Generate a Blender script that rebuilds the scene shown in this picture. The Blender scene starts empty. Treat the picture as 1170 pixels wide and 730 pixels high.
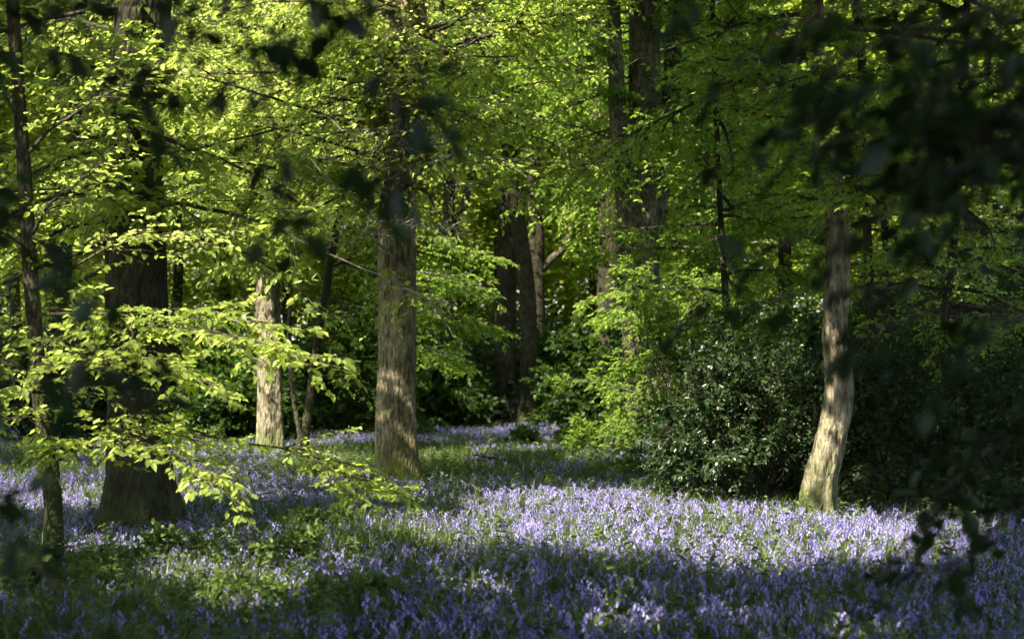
import bpy, math
import numpy as np
from mathutils import Matrix, Vector

rng = np.random.default_rng(11)
R = math.radians
C = bpy.context.scene.collection
scene = bpy.context.scene

# ------------------------------------------------------------------ camera
FPX = 1800.0; CW, CH = 1170.0, 730.0
PITCH = math.atan(65.0 / FPX)
CAMZ = 1.6

def P(px, py, Y):
    """world point at depth Y (metres in front of the camera) for a direction given in photo pixels"""
    a = (px - CW / 2) / FPX; b = (CH / 2 - py) / FPX
    dy = math.cos(PITCH) - b * math.sin(PITCH); dz = math.sin(PITCH) + b * math.cos(PITCH)
    return np.array([a / dy * Y, Y, CAMZ + dz / dy * Y])

cd = bpy.data.cameras.new('camera'); cam = bpy.data.objects.new('camera', cd); C.objects.link(cam)
cam.location = (0, 0, CAMZ); cam.rotation_euler = (R(90) + PITCH, 0, 0)
cd.sensor_width = 36; cd.lens = 36 * FPX / CW; cd.clip_start = 0.05; cd.clip_end = 600
cd.dof.use_dof = True; cd.dof.focus_distance = 17.5; cd.dof.aperture_fstop = 2.2
scene.camera = cam

# ------------------------------------------------------------------ light
SUN_EL, SUN_AZ = R(50), R(222)      # azimuth clockwise from +Y: the sun is behind the camera to the left
S = np.array([math.sin(SUN_AZ) * math.cos(SUN_EL), math.cos(SUN_AZ) * math.cos(SUN_EL), math.sin(SUN_EL)])
w = bpy.data.worlds.new('World'); scene.world = w; w.use_nodes = True
nt = w.node_tree; bg = nt.nodes['Background']
sky = nt.nodes.new('ShaderNodeTexSky'); sky.sky_type = 'NISHITA'; sky.sun_disc = False
sky.sun_elevation = SUN_EL; sky.sun_rotation = SUN_AZ
nt.links.new(sky.outputs[0], bg.inputs[0]); bg.inputs[1].default_value = 0.10
sl = bpy.data.lights.new('sun', 'SUN'); sl.energy = 5.0; sl.angle = R(0.53); sl.color = (1.0, 0.93, 0.79)
so = bpy.data.objects.new('sun', sl); C.objects.link(so)
so.rotation_euler = Vector(S).to_track_quat('Z', 'Y').to_euler()
so.location = (-20, -20, 30)
vs = scene.view_settings
vs.view_transform = 'Standard'; vs.look = 'None'; vs.gamma = 1; vs.exposure = 2.05
cy = scene.cycles
cy.max_bounces = 7; cy.diffuse_bounces = 6; cy.glossy_bounces = 2; cy.transmission_bounces = 4; cy.transparent_max_bounces = 2
cy.use_adaptive_sampling = True; cy.adaptive_threshold = 0.03
cy.use_denoising = True; cy.sample_clamp_indirect = 4
cy.caustics_reflective = False; cy.caustics_refractive = False

# ------------------------------------------------------------------ materials
def newmat(name):
    m = bpy.data.materials.new(name); m.use_nodes = True
    m.node_tree.nodes.clear(); return m, m.node_tree.nodes, m.node_tree.links

def leafmat(name, d1, d2, t1, t2, gloss=0.04, rough=0.45, mixt=0.55):
    """d1/d2: darkest and lightest reflected colour, t1/t2: transmitted colour; each leaf has its own tint"""
    m, N, L = newmat(name)
    at = N.new('ShaderNodeAttribute'); at.attribute_name = 'tint'
    def mix(a, b):
        x = N.new('ShaderNodeMix'); x.data_type = 'RGBA'
        x.inputs[6].default_value = (*a, 1); x.inputs[7].default_value = (*b, 1)
        L.new(at.outputs['Fac'], x.inputs[0]); return x.outputs[2]
    df = N.new('ShaderNodeBsdfDiffuse'); L.new(mix(d1, d2), df.inputs[0])
    tr = N.new('ShaderNodeBsdfTranslucent'); L.new(mix(t1, t2), tr.inputs[0])
    ms = N.new('ShaderNodeMixShader'); ms.inputs[0].default_value = mixt
    L.new(df.outputs[0], ms.inputs[1]); L.new(tr.outputs[0], ms.inputs[2])
    gl = N.new('ShaderNodeBsdfGlossy'); gl.inputs['Roughness'].default_value = rough
    m2 = N.new('ShaderNodeMixShader'); m2.inputs[0].default_value = gloss
    L.new(ms.outputs[0], m2.inputs[1]); L.new(gl.outputs[0], m2.inputs[2])
    o = N.new('ShaderNodeOutputMaterial'); L.new(m2.outputs[0], o.inputs[0])
    return m

def barkmat(name, dark, light, moss, mossh=0.9, sc=1.0, moss_amt=0.5):
    m, N, L = newmat(name)
    tc = N.new('ShaderNodeTexCoord')
    mp = N.new('ShaderNodeMapping'); mp.inputs['Scale'].default_value = (10 * sc, 10 * sc, 3.0 * sc); L.new(tc.outputs['Object'], mp.inputs[0])
    n1 = N.new('ShaderNodeTexNoise'); n1.inputs['Scale'].default_value = 2.2; n1.inputs['Detail'].default_value = 8; n1.inputs['Roughness'].default_value = .65
    L.new(mp.outputs[0], n1.inputs[0])
    mp2 = N.new('ShaderNodeMapping'); mp2.inputs['Scale'].default_value = (16 * sc, 16 * sc, 4.5 * sc); L.new(tc.outputs['Object'], mp2.inputs[0])
    vo = N.new('ShaderNodeTexVoronoi'); vo.feature = 'DISTANCE_TO_EDGE'; vo.inputs['Scale'].default_value = 1.6; L.new(mp2.outputs[0], vo.inputs[0])
    cr = N.new('ShaderNodeValToRGB'); cr.color_ramp.elements[0].position = .38; cr.color_ramp.elements[1].position = .62
    cr.color_ramp.elements[0].color = (*dark, 1); cr.color_ramp.elements[1].color = (*light, 1)
    L.new(n1.outputs[0], cr.inputs[0])
    n3 = N.new('ShaderNodeTexNoise'); n3.inputs['Scale'].default_value = 2.3; n3.inputs['Detail'].default_value = 6
    L.new(tc.outputs['Object'], n3.inputs[0])
    cr3 = N.new('ShaderNodeValToRGB'); cr3.color_ramp.elements[0].position = .42; cr3.color_ramp.elements[1].position = .62
    L.new(n3.outputs[0], cr3.inputs[0])
    # dirt blotches
    mxd = N.new('ShaderNodeMix'); mxd.data_type = 'RGBA'; mxd.blend_type = 'MULTIPLY'; mxd.inputs[0].default_value = .7
    L.new(cr.outputs[0], mxd.inputs[6])
    md = N.new('ShaderNodeMapRange'); md.inputs[3].default_value = .26; md.inputs[4].default_value = 1.1; L.new(cr3.outputs[0], md.inputs[0])
    L.new(md.outputs[0], mxd.inputs[7])
    # moss near the foot
    sp = N.new('ShaderNodeSeparateXYZ'); L.new(tc.outputs['Object'], sp.inputs[0])
    mr = N.new('ShaderNodeMapRange'); mr.inputs[1].default_value = 0.0; mr.inputs[2].default_value = mossh
    mr.inputs[3].default_value = 1.0; mr.inputs[4].default_value = 0.12; L.new(sp.outputs[2], mr.inputs[0])
    n4 = N.new('ShaderNodeTexNoise'); n4.inputs['Scale'].default_value = 5; n4.inputs['Detail'].default_value = 8; L.new(tc.outputs['Object'], n4.inputs[0])
    cr4 = N.new('ShaderNodeValToRGB'); cr4.color_ramp.elements[0].position = .35; cr4.color_ramp.elements[1].position = .6; L.new(n4.outputs[0], cr4.inputs[0])
    mm = N.new('ShaderNodeMath'); mm.operation = 'MULTIPLY'; L.new(mr.outputs[0], mm.inputs[0]); L.new(cr4.outputs[0], mm.inputs[1])
    mm2 = N.new('ShaderNodeMath'); mm2.operation = 'MULTIPLY'; mm2.inputs[1].default_value = moss_amt * 1.6; mm2.use_clamp = True; L.new(mm.outputs[0], mm2.inputs[0])
    mx = N.new('ShaderNodeMix'); mx.data_type = 'RGBA'; L.new(mm2.outputs[0], mx.inputs[0]); L.new(mxd.outputs[2], mx.inputs[6]); mx.inputs[7].default_value = (*moss, 1)
    bs = N.new('ShaderNodeBsdfPrincipled'); bs.inputs['Roughness'].default_value = .9; bs.inputs['Specular IOR Level'].default_value = .2
    L.new(mx.outputs[2], bs.inputs['Base Color'])
    add = N.new('ShaderNodeMath'); add.operation = 'MULTIPLY_ADD'; L.new(vo.outputs[0], add.inputs[0]); add.inputs[1].default_value = 1.2; L.new(n1.outputs[0], add.inputs[2])
    bp = N.new('ShaderNodeBump'); bp.inputs['Strength'].default_value = .9; bp.inputs['Distance'].default_value = .06; L.new(add.outputs[0], bp.inputs['Height'])
    L.new(bp.outputs[0], bs.inputs['Normal'])
    o = N.new('ShaderNodeOutputMaterial'); L.new(bs.outputs[0], o.inputs[0])
    return m

M = {}
M['lime']  = leafmat('young_leaf', (.12, .18, .024), (.26, .31, .07), (.34, .47, .04), (.68, .76, .19), .014, .5, .62)
M['beech'] = leafmat('beech_leaf', (.06, .12, .012), (.16, .22, .038), (.22, .38, .025), (.48, .62, .10), .014, .5, .6)
M['deep']  = leafmat('deep_green_leaf', (.018, .040, .006), (.045, .085, .012), (.04, .10, .006), (.10, .18, .012), .014, .45, .4)
M['holly'] = leafmat('holly_leaf', (.018, .040, .010), (.055, .095, .030), (.03, .07, .008), (.08, .14, .02), .03, .36, .4)
M['far']   = leafmat('far_leaf', (.10, .15, .014), (.22, .27, .04), (.28, .40, .02), (.58, .64, .10), .008, .6)
M['herb']  = leafmat('herb_leaf', (.05, .085, .022), (.14, .19, .05), (.08, .14, .02), (.2, .29, .05), .014, .45, .35)
M['blade'] = leafmat('grass_blade', (.045, .072, .020), (.12, .155, .045), (.08, .14, .02), (.22, .28, .05), .014, .4, .35)
M['shade'] = leafmat('shade_tinted_leaf', (.010, .022, .006), (.024, .045, .010), (.012, .03, .004), (.03, .055, .008), .02, .4, .25)  # near-tree leaves, darkened in colour to stand for the shade they hang in
M['petal'] = leafmat('bluebell_petal', (.13, .10, .35), (.58, .51, .88), (.20, .15, .46), (.56, .49, .88), .012, .5, .35)
M['bstalk'] = leafmat('bluebell_stalk', (.06, .09, .05), (.12, .12, .16), (.08, .12, .05), (.12, .16, .06), .02, .5, .25)
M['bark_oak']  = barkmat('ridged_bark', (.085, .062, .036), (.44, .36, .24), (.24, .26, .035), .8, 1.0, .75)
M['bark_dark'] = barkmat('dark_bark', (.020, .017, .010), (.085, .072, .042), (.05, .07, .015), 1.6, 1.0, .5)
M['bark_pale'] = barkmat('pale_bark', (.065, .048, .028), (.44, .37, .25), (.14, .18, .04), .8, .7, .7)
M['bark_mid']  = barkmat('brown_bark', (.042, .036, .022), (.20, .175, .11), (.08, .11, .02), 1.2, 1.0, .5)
M['twig'] = barkmat('twig_bark', (.05, .042, .03), (.18, .15, .11), (.1, .1, .03), .1, 2.0, .1)
M['twig_pale'] = barkmat('pale_twig_bark', (.40, .37, .31), (.65, .6, .52), (.1, .1, .03), .1, 2.0, .0)

def groundmat():
    m, N, L = newmat('woodland_soil')
    tc = N.new('ShaderNodeTexCoord')
    n1 = N.new('ShaderNodeTexNoise'); n1.inputs['Scale'].default_value = 1.2; n1.inputs['Detail'].default_value = 10
    n2 = N.new('ShaderNodeTexNoise'); n2.inputs['Scale'].default_value = 22; n2.inputs['Detail'].default_value = 8
    L.new(tc.outputs['Object'], n1.inputs[0]); L.new(tc.outputs['Object'], n2.inputs[0])
    cr = N.new('ShaderNodeValToRGB'); cr.color_ramp.elements[0].color = (.02, .016, .01, 1); cr.color_ramp.elements[1].color = (.09, .065, .04, 1)
    cr.color_ramp.elements[0].position = .35; cr.color_ramp.elements[1].position = .7
    L.new(n2.outputs[0], cr.inputs[0])
    cr1 = N.new('ShaderNodeValToRGB'); cr1.color_ramp.elements[0].position = .4; cr1.color_ramp.elements[1].position = .6; L.new(n1.outputs[0], cr1.inputs[0])
    mx = N.new('ShaderNodeMix'); mx.data_type = 'RGBA'; L.new(cr1.outputs[0], mx.inputs[0]); L.new(cr.outputs[0], mx.inputs[6]); mx.inputs[7].default_value = (.035, .06, .015, 1)
    bs = N.new('ShaderNodeBsdfPrincipled'); bs.inputs['Roughness'].default_value = .95; L.new(mx.outputs[2], bs.inputs['Base Color'])
    bp = N.new('ShaderNodeBump'); bp.inputs['Distance'].default_value = .04; L.new(n2.outputs[0], bp.inputs['Height']); L.new(bp.outputs[0], bs.inputs['Normal'])
    o = N.new('ShaderNodeOutputMaterial'); L.new(bs.outputs[0], o.inputs[0]); return m
M['soil'] = groundmat()

# ------------------------------------------------------------------ ground height
def gz(x, y):
    x = np.asarray(x, float); y = np.asarray(y, float)
    z = .05 * np.sin(x * .55 + 1.3) * np.cos(y * .42) + .035 * np.sin(x * 1.3 + y * .7)
    z = z * np.clip((y - 3) / 8, 0, 1)
    return z + .006 * np.clip(y - 55, 0, None)

# ------------------------------------------------------------------ mesh building
def build(name, parts, parent=None, smooth=True):
    """parts: list of (verts Nx3, faces MxK array, material, tint N or None). ONE mesh object."""
    V = []; loops = []; starts = []; mi = []; T = []; mats = []; off = 0; lo = 0
    for v, f, m, t in parts:
        if len(v) == 0: continue
        if m not in mats: mats.append(m)
        V.append(v); loops.append((f + off).ravel()); k = f.shape[1]
        starts.append(np.arange(len(f)) * k + lo); lo += f.size; mi.append(np.full(len(f), mats.index(m)))
        T.append(np.full(len(v), .5) if t is None else t); off += len(v)
    V = np.concatenate(V).astype(np.float32); loops = np.concatenate(loops).astype(np.int32)
    starts = np.concatenate(starts).astype(np.int32); mi = np.concatenate(mi).astype(np.int32); T = np.concatenate(T).astype(np.float32)
    me = bpy.data.meshes.new(name)
    me.vertices.add(len(V)); me.vertices.foreach_set('co', V.ravel())
    me.loops.add(len(loops)); me.loops.foreach_set('vertex_index', loops)
    me.polygons.add(len(starts)); me.polygons.foreach_set('loop_start', starts)
    me.polygons.foreach_set('material_index', mi)
    me.update(calc_edges=True)
    me.polygons.foreach_set('use_smooth', np.full(len(starts), smooth))
    a = me.attributes.new('tint', 'FLOAT', 'POINT'); a.data.foreach_set('value', T)
    for m in mats: me.materials.append(m)
    o = bpy.data.objects.new(name, me); C.objects.link(o)
    if parent: o.parent = parent
    return o

def empty(name, loc, label, cat, group=None, rz=0):
    o = bpy.data.objects.new(name, None); C.objects.link(o); o.location = loc; o.rotation_euler = (0, 0, rz)
    o.empty_display_size = .2
    o['label'] = label; o['category'] = cat
    if group: o['group'] = group
    return o

def nrm(a): return a / np.maximum(np.linalg.norm(a, axis=-1, keepdims=True), 1e-9)

def tubes(Pt, Rd, k=4):
    """Pt (N,M,3) centre lines, Rd (N,M) radii"""
    N, Mm, _ = Pt.shape
    T = np.gradient(Pt, axis=1); T = nrm(T)
    ref = np.where(np.abs(T[..., 2:3]) > .85, np.array([1., 0, 0]), np.array([0, 0, 1.]))
    A = nrm(np.cross(T, ref)); B = np.cross(T, A)
    th = np.arange(k) / k * 2 * np.pi
    V = Pt[:, :, None, :] + Rd[:, :, None, None] * (np.cos(th)[None, None, :, None] * A[:, :, None, :] + np.sin(th)[None, None, :, None] * B[:, :, None, :])
    V = V.reshape(-1, 3)
    i = np.arange(Mm - 1)[:, None]; j = np.arange(k)[None, :]
    q = np.stack([i * k + j, i * k + (j + 1) % k, (i + 1) * k + (j + 1) % k, (i + 1) * k + j], -1).reshape(-1, 4)
    F = (q[None] + (np.arange(N) * Mm * k)[:, None, None]).reshape(-1, 4)
    return V, F

LT6 = np.array([[0, 0, 0], [.28, .30, .06], [.68, .25, .03], [1, 0, -.10], [.68, -.25, .03], [.28, -.30, .06]])
LF6 = np.array([[0, 3, 2, 1], [0, 5, 4, 3]])
LT4 = np.array([[0, 0, 0], [.45, .34, .03], [1, 0, -.05], [.45, -.34, .03]])
LF4 = np.array([[0, 3, 2, 1]])

def leaf_mesh(p, d, n, s, simple=False):
    T, F = (LT4, LF4) if simple else (LT6, LF6)
    d = nrm(d); side = nrm(np.cross(n, d)); n = np.cross(d, side)
    wd = rng.uniform(.75, 1.2, (len(p), 1, 1)); cu = rng.uniform(-.8, 3.2, (len(p), 1, 1))
    V = p[:, None] + s[:, None, None] * (T[None, :, 0:1] * d[:, None] + wd * T[None, :, 1:2] * side[:, None] + cu * T[None, :, 2:3] * n[:, None])
    Fa = (F[None] + (np.arange(len(p)) * len(T))[:, None, None]).reshape(-1, 4)
    return V.reshape(-1, 3), Fa, len(T)

# ------------------------------------------------------------------ gaps cut in the leaves so the sun reaches chosen spots
GAP = []   # (centre, radius, probability that a leaf in the way is absent)
def gap(px, py, Y, r, p=.95, soft=False): GAP.append((P(px, py, Y), r, p, soft))
def gapg(x, y, r, p=.97, z=.2, soft=False): GAP.append((np.array([x, y, z]), r, p, soft))

def sunlit_keep(p, extra=0., canopy=False):
    keep = np.ones(len(p), bool)
    for c, r, pr, soft in GAP:
        if soft and not canopy: continue
        if canopy is None: pr = 1.0
        elif not canopy: pr = pr * .9
        v = c - p; t = -(v @ S)
        t2 = v @ (-S)
        d2 = (v * v).sum(1) - t2 ** 2
        hit = (t2 > r * .9) & (d2 < (r + extra) ** 2)
        keep &= ~(hit & (rng.random(len(p)) < pr))
    return keep

# ------------------------------------------------------------------ trees
class Plant:
    def __init__(s, base, leaf, size=.065, simple=False, twig='twig', filt=True, jit=.55):
        s.base = np.array(base, float); s.leaf = leaf; s.size = size; s.simple = simple; s.twig = M[twig]; s.filt = filt; s.jit = jit
        s.wood = []; s.p = []; s.d = []; s.n = []; s.s = []; s.stems = []
    def trunk(s, pts, rad, k=20, flare=.45, bark='bark_oak', rough=.06, seg=None):
        pts = np.array(pts, float); rad = np.array(rad, float)
        Ln = np.r_[0, np.cumsum(np.linalg.norm(np.diff(pts, axis=0), axis=1))]
        n = seg or max(8, int(Ln[-1] / (.12 if k <= 30 else .035)))
        u = np.linspace(0, Ln[-1], n)
        # smooth (Catmull-like) interpolation through the points
        def ip(c):
            g = np.gradient(c, Ln); i = np.clip(np.searchsorted(Ln, u) - 1, 0, len(Ln) - 2)
            h = Ln[i + 1] - Ln[i]; t = (u - Ln[i]) / h
            return (2*t**3-3*t**2+1)*c[i] + (t**3-2*t**2+t)*h*g[i] + (-2*t**3+3*t**2)*c[i+1] + (t**3-t**2)*h*g[i+1]
        Q = np.stack([ip(pts[:, a]) for a in range(3)], 1); Rr = np.interp(u, Ln, rad)
        ph = rng.random(6) * 6.28; th = np.arange(k) / k * 2 * np.pi
        T = nrm(np.gradient(Q, axis=0)); ref = np.array([0, 1., .1]); A = nrm(np.cross(T, ref)); B = np.cross(T, A)
        fl = flare * np.exp(-u / .28)
        lob = 1 + rough * (np.sin(3 * th[None] + ph[0] + u[:, None] * .7) + .8 * np.sin(5 * th[None] + ph[1] - u[:, None] * 1.1) + .6 * np.sin(2 * th[None] + ph[2] + u[:, None] * 2.3) + .5 * np.sin(8 * th[None] + ph[4] + u[:, None] * .9))
        lob = lob + fl[:, None] * (1 + .55 * np.sin(5 * th[None] + ph[3]) + .3 * np.sin(3 * th[None] + ph[5]))
        if k > 30:
            for cell, na, amp in ((.5, 9, .05), (.22, 20, .045), (.09, 34, .03), (.05, 60, .02)):
                g = rng.random((int(u[-1] / cell) + 3, na)); g = np.concatenate([g, g[:, :1]], 1)
                xu = u / cell; iu = xu.astype(int); fu = (xu - iu)[:, None]; xt = np.arange(k) / k * na; jt = xt.astype(int); ft = (xt - jt)[None]
                lob = lob + amp * rough / .06 * ((g[iu][:, jt] * (1 - fu) + g[iu + 1][:, jt] * fu) * (1 - ft) + (g[iu][:, jt + 1] * (1 - fu) + g[iu + 1][:, jt + 1] * fu) * ft - .5)
        lob += rng.normal(0, rough * (.25 if k <= 30 else .1), lob.shape)
        V = Q[:, None] + (Rr[:, None] * lob)[:, :, None] * (np.cos(th)[None, :, None] * A[:, None] + np.sin(th)[None, :, None] * B[:, None])
        i = np.arange(n - 1)[:, None]; j = np.arange(k)[None]
        F = np.stack([i * k + j, i * k + (j + 1) % k, (i + 1) * k + (j + 1) % k, (i + 1) * k + j], -1).reshape(-1, 4)
        s.stems.append((V.reshape(-1, 3), F, M[bark], None)); return Q, Rr, Ln[-1], u
    def limb(s, poly, r0, n1=14, l1=1.0, n2=6, lf=6, up=(0, 0, 1), droop=.15, size=None, ang=(65, 35), leaves=1.0, t0=.15, flat=.32, pale=False, nj=None, open_=True):
        """a branch along POLY with side branches, twigs and leaves spread in a layer"""
        poly = np.array(poly, float); up = nrm(np.array(up, float)); size = size or s.size
        nj = s.jit if nj is None else nj
        L = np.r_[0, np.cumsum(np.linalg.norm(np.diff(poly, axis=0), axis=1))]; n = 14
        u = np.linspace(0, L[-1], n); Q = np.stack([np.interp(u, L, poly[:, a]) for a in range(3)], 1)
        wv = np.cumsum(rng.normal(0, .014 * L[-1] ** .7, (n, 3)), 0); wv -= wv[:1]; wv -= u[:, None] / L[-1] * wv[-1:] * .6
        Q = Q + wv * np.array([1, 1, .8]); Q[1:-1] = (Q[:-2] + 4 * Q[1:-1] + Q[2:]) / 6
        tw = M['twig_pale'] if pale else s.twig
        # level 1
        t = np.sort(t0 + (1 - t0) * rng.random(n1)); t[-1] = .985
        b = np.stack([np.interp(t * (n - 1), np.arange(n), Q[:, a]) for a in range(3)], 1)
        G = nrm(np.gradient(Q, axis=0)); tg = nrm(np.stack([np.interp(t * (n - 1), np.arange(n), G[:, a]) for a in range(3)], 1))
        def turn(d, nn, a):
            sd = nrm(np.cross(nn, d)); return nrm(np.cos(a)[:, None] * d + np.sin(a)[:, None] * sd)
        sgn = np.where(np.arange(n1) % 2, 1, -1)
        a = sgn * np.radians(ang[0] + (ang[1] - ang[0]) * t + rng.normal(0, 9, n1)); a[-1] *= .15
        U = np.broadcast_to(up, tg.shape) + rng.normal(0, flat, tg.shape)
        d1 = turn(tg, U, a); d1[:, 2] += rng.normal(0, flat, n1); d1 = nrm(d1)
        ln = l1 * (1 - .55 * t) * rng.uniform(.6, 1.15, n1)
        m1 = 5; w_ = np.linspace(0, 1, m1)
        B1 = b[:, None] + w_[None, :, None] * (d1 * ln[:, None])[:, None] + rng.normal(0, 1, (n1, m1, 3)) * (ln * .03)[:, None, None] * w_[None, :, None]
        B1[:, :, 2] -= droop * ln[:, None] * w_[None] ** 2
        rr = np.minimum(r0 * .45, .004 + ln * .005)
        _B1, _rr = B1, rr
        # level 2
        N2 = n1 * n2; t2 = np.tile(np.linspace(.15, 1, n2), n1) + rng.normal(0, .03, N2); t2 = np.clip(t2, 0, .999)
        ib = np.repeat(np.arange(n1), n2); x = t2 * (m1 - 1); i0 = x.astype(int); fr = (x - i0)[:, None]
        b2 = B1[ib, i0] * (1 - fr) + B1[ib, i0 + 1] * fr
        td = nrm(B1[ib, i0 + 1] - B1[ib, i0])
        sg = np.tile(np.where(np.arange(n2) % 2, 1, -1), n1); last = np.tile(np.arange(n2) == n2 - 1, n1)
        a2 = sg * np.radians(52 + rng.normal(0, 10, N2)); a2[last] *= .2
        U2 = np.broadcast_to(up, td.shape) + rng.normal(0, flat, td.shape)
        d2 = turn(td, U2, a2); d2[:, 2] += rng.normal(0, flat * .8, N2); d2 = nrm(d2)
        l2 = np.clip(ln[ib] * .5 * (1.1 - .6 * t2) * rng.uniform(.6, 1.2, N2), size * 1.3, None)
        e2 = b2 + d2 * l2[:, None]; e2[:, 2] -= droop * l2
        mid = (b2 + e2) / 2; mid[:, 2] += droop * .3 * l2
        kt = sunlit_keep(mid, 0, None) if s.filt and open_ else np.ones(N2, bool)
        k1 = np.bincount(ib, kt, n1) > n2 * .34; kt &= k1[ib]
        if kt.mean() < .45: return Q
        v, f = tubes(Q[None], np.linspace(r0, max(r0 * .12, .003), n)[None], 6); s.wood.append((v, f, tw, None))
        v, f = tubes(_B1[k1], _rr[k1][:, None] * np.linspace(1, .35, m1)[None], 4); s.wood.append((v, f, tw, None))
        b2, mid, e2, d2 = b2[kt], mid[kt], e2[kt], d2[kt]; N2 = len(b2)
        v, f = tubes(np.stack([b2, mid, e2], 1), np.tile(np.array([[.0022, .0018, .001]]), (N2, 1)) * (1 if size < .09 else size / .07), 3); s.wood.append((v, f, tw, None))
        # leaves
        NL = N2 * lf; it = np.repeat(np.arange(N2), lf); tl = np.tile((np.arange(lf) + .6) / lf, N2)
        p = b2[it] + (e2 - b2)[it] * tl[:, None]
        sg = np.tile(np.where(np.arange(lf) % 2, 1, -1), N2)
        al = sg * np.radians(48 + rng.normal(0, 12, NL)); al[np.tile(np.arange(lf) == lf - 1, N2)] *= .2
        U3 = np.broadcast_to(up, p.shape) + rng.normal(0, nj, p.shape)
        dl = turn(d2[it], U3, al); dl[:, 2] -= rng.uniform(.0, .45, NL)
        k = rng.random(NL) < leaves
        s.add(p[k], dl[k], U3[k], size * rng.uniform(.5, 1.35, k.sum()))
        return Q
    def add(s, p, d, n, sz): s.p.append(p); s.d.append(d); s.n.append(n); s.s.append(sz)
    def radial(s, x, y, z0, z1, n, l=(2, 3.5), az=None, rise=(-.3, .5), sag=.2, r0=.03, off=0., tr=None, **kw):
        for i in range(n):
            z = z0 + (z1 - z0) * (i + rng.random()) / n
            a = rng.uniform(0, 2 * np.pi) if az is None else R(rng.uniform(*az))
            Ln = rng.uniform(*l); ri = rng.uniform(*rise)
            c = np.array([x, y, z]) if tr is None else np.array([np.interp(z, tr[:, 2], tr[:, 0]), np.interp(z, tr[:, 2], tr[:, 1]), z])
            u = np.linspace(0, 1, 6)[:, None]
            d = np.array([math.cos(a), math.sin(a), 0])
            side = np.array([-d[1], d[0], 0]) * rng.normal(0, .12)
            poly = c + d * u * Ln + side * u * u * Ln + np.array([0, 0, 1.]) * (ri * u - sag * u ** 2) * Ln
            s.limb(poly, r0, l1=Ln * .42, **kw)
    def finish(s, name, label, cat, group=None, crown='crown', stem='trunk'):
        e = empty(name, tuple(s.base), label, cat, group)
        b = s.base
        if s.stems: build(stem, [(v - b, f, m, t) for v, f, m, t in s.stems], e)
        parts = [(v - b, f, m, t) for v, f, m, t in s.wood]
        if s.p:
            p, d, n, z = np.concatenate(s.p), np.concatenate(s.d), np.concatenate(s.n), np.concatenate(s.s)
            if s.filt:
                k = sunlit_keep(p); p, d, n, z = p[k], d[k], n[k], z[k]
            k = p[:, 2] > gz(p[:, 0], p[:, 1]) + .03; p, d, n, z = p[k], d[k], n[k], z[k]
            v, f, nv = leaf_mesh(p - b, d, n, z, s.simple)
            # neighbouring leaves share part of their tone: a tint per leaf plus a slow variation
            tt = np.clip(.5 + .25 * np.sin(p[:, 0] * 1.7 + p[:, 2] * 2.1) * np.cos(p[:, 1] * 1.3 + p[:, 2]) + rng.normal(0, .22, len(p)), 0, 1)
            parts.append((v, f, M[s.leaf], np.repeat(tt, nv)))
            s.count = len(p)
        build(crown, parts, e)
        print(name, getattr(s, 'count', 0))
        return e

def ground_at(px, Y): 
    x = P(px, 400, Y)[0]; return np.array([x, Y, float(gz(x, Y)) - .03])
#SCENE
# ------------------------------------------------------------------ spots where canopy leaves are left out to let the sun through
for x, y, r, pr in [(-2.4, 22, .8, .6), (-1.2, 21.3, .9, .75), (0, 20, 1.2, .97), (.9, 18.6, 1.4, .99), (2.1, 17, 1.6, .995), (3.3, 15.8, 1.4, .995), (1.6, 15.6, 1.2, .99), (2.5, 14.6, 1.2, .99),
                    (1.1, 14.2, .9, .97), (2.3, 13.5, .9, .97), (3.3, 13.8, .7, .9), (.2, 16.2, .7, .9), (1.6, 19.3, 1.1, .97), (1.0, 23.6, .8, .9), (2.4, 25.2, .8, .9), (.2, 24.6, .5, .9), (1.6, 27.5, .7, .9), (.6, 21.8, .9, .9),
                    (-7.2, 20, 1.5, .97), (-5.9, 18.8, 1.1, .97), (-4.8, 21.5, 1.1, .97), (-6.5, 23, 1.2, .97), (-3.4, 20.5, .7, .9)]:
    gapg(x, y, r, pr)
for x, y, r in [(0, 40, 2.2), (2.0, 38.5, 1.8), (-2.6, 41, 1.2), (.2, 26.5, 1.0), (2.0, 26, 1.1), (1.0, 23.6, .8), (3.0, 22, .7)]:
    gapg(x, y, r, soft=True)
for k in range(8):
    x = rng.uniform(-2.5, 4.4); gapg(x, 12.6 + rng.uniform(-.8, 1.0), rng.uniform(.2, .45), .95, soft=True)
for k in range(16):          # small sun flecks over the shaded foreground
    y = rng.uniform(9, 14.5); gapg(rng.uniform(-.34, .34) * y, y, rng.uniform(.12, .3), .85, soft=True)
SHADE = [(840, 150, 24, 1.2), (880, 60, 22, 1.2), (900, 200, 20, 1.0), (980, 150, 20, 1.2), (900, 300, 20, .8), (164, 560, 15.8, .5), (162, 480, 15.8, .5), (158, 400, 15.8, .5), (156, 300, 15.8, .5), (955, 250, 16.8, .3), (950, 150, 16.8, .3), (945, 200, 17, .5), (932, 100, 17, .6), (925, 20, 17, .7), (953, 300, 17, .3), (940, 590, 16.8, .25),
         (735, 260, 36, .6), (735, 140, 36, .6), (580, 420, 47, .4), (600, 420, 46, .4), (580, 320, 47, .4), (600, 310, 46, .4), (740, 570, 24, .8), (830, 560, 21, .8), (880, 560, 18, .6), (455, 290, 22, .25)]
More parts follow.
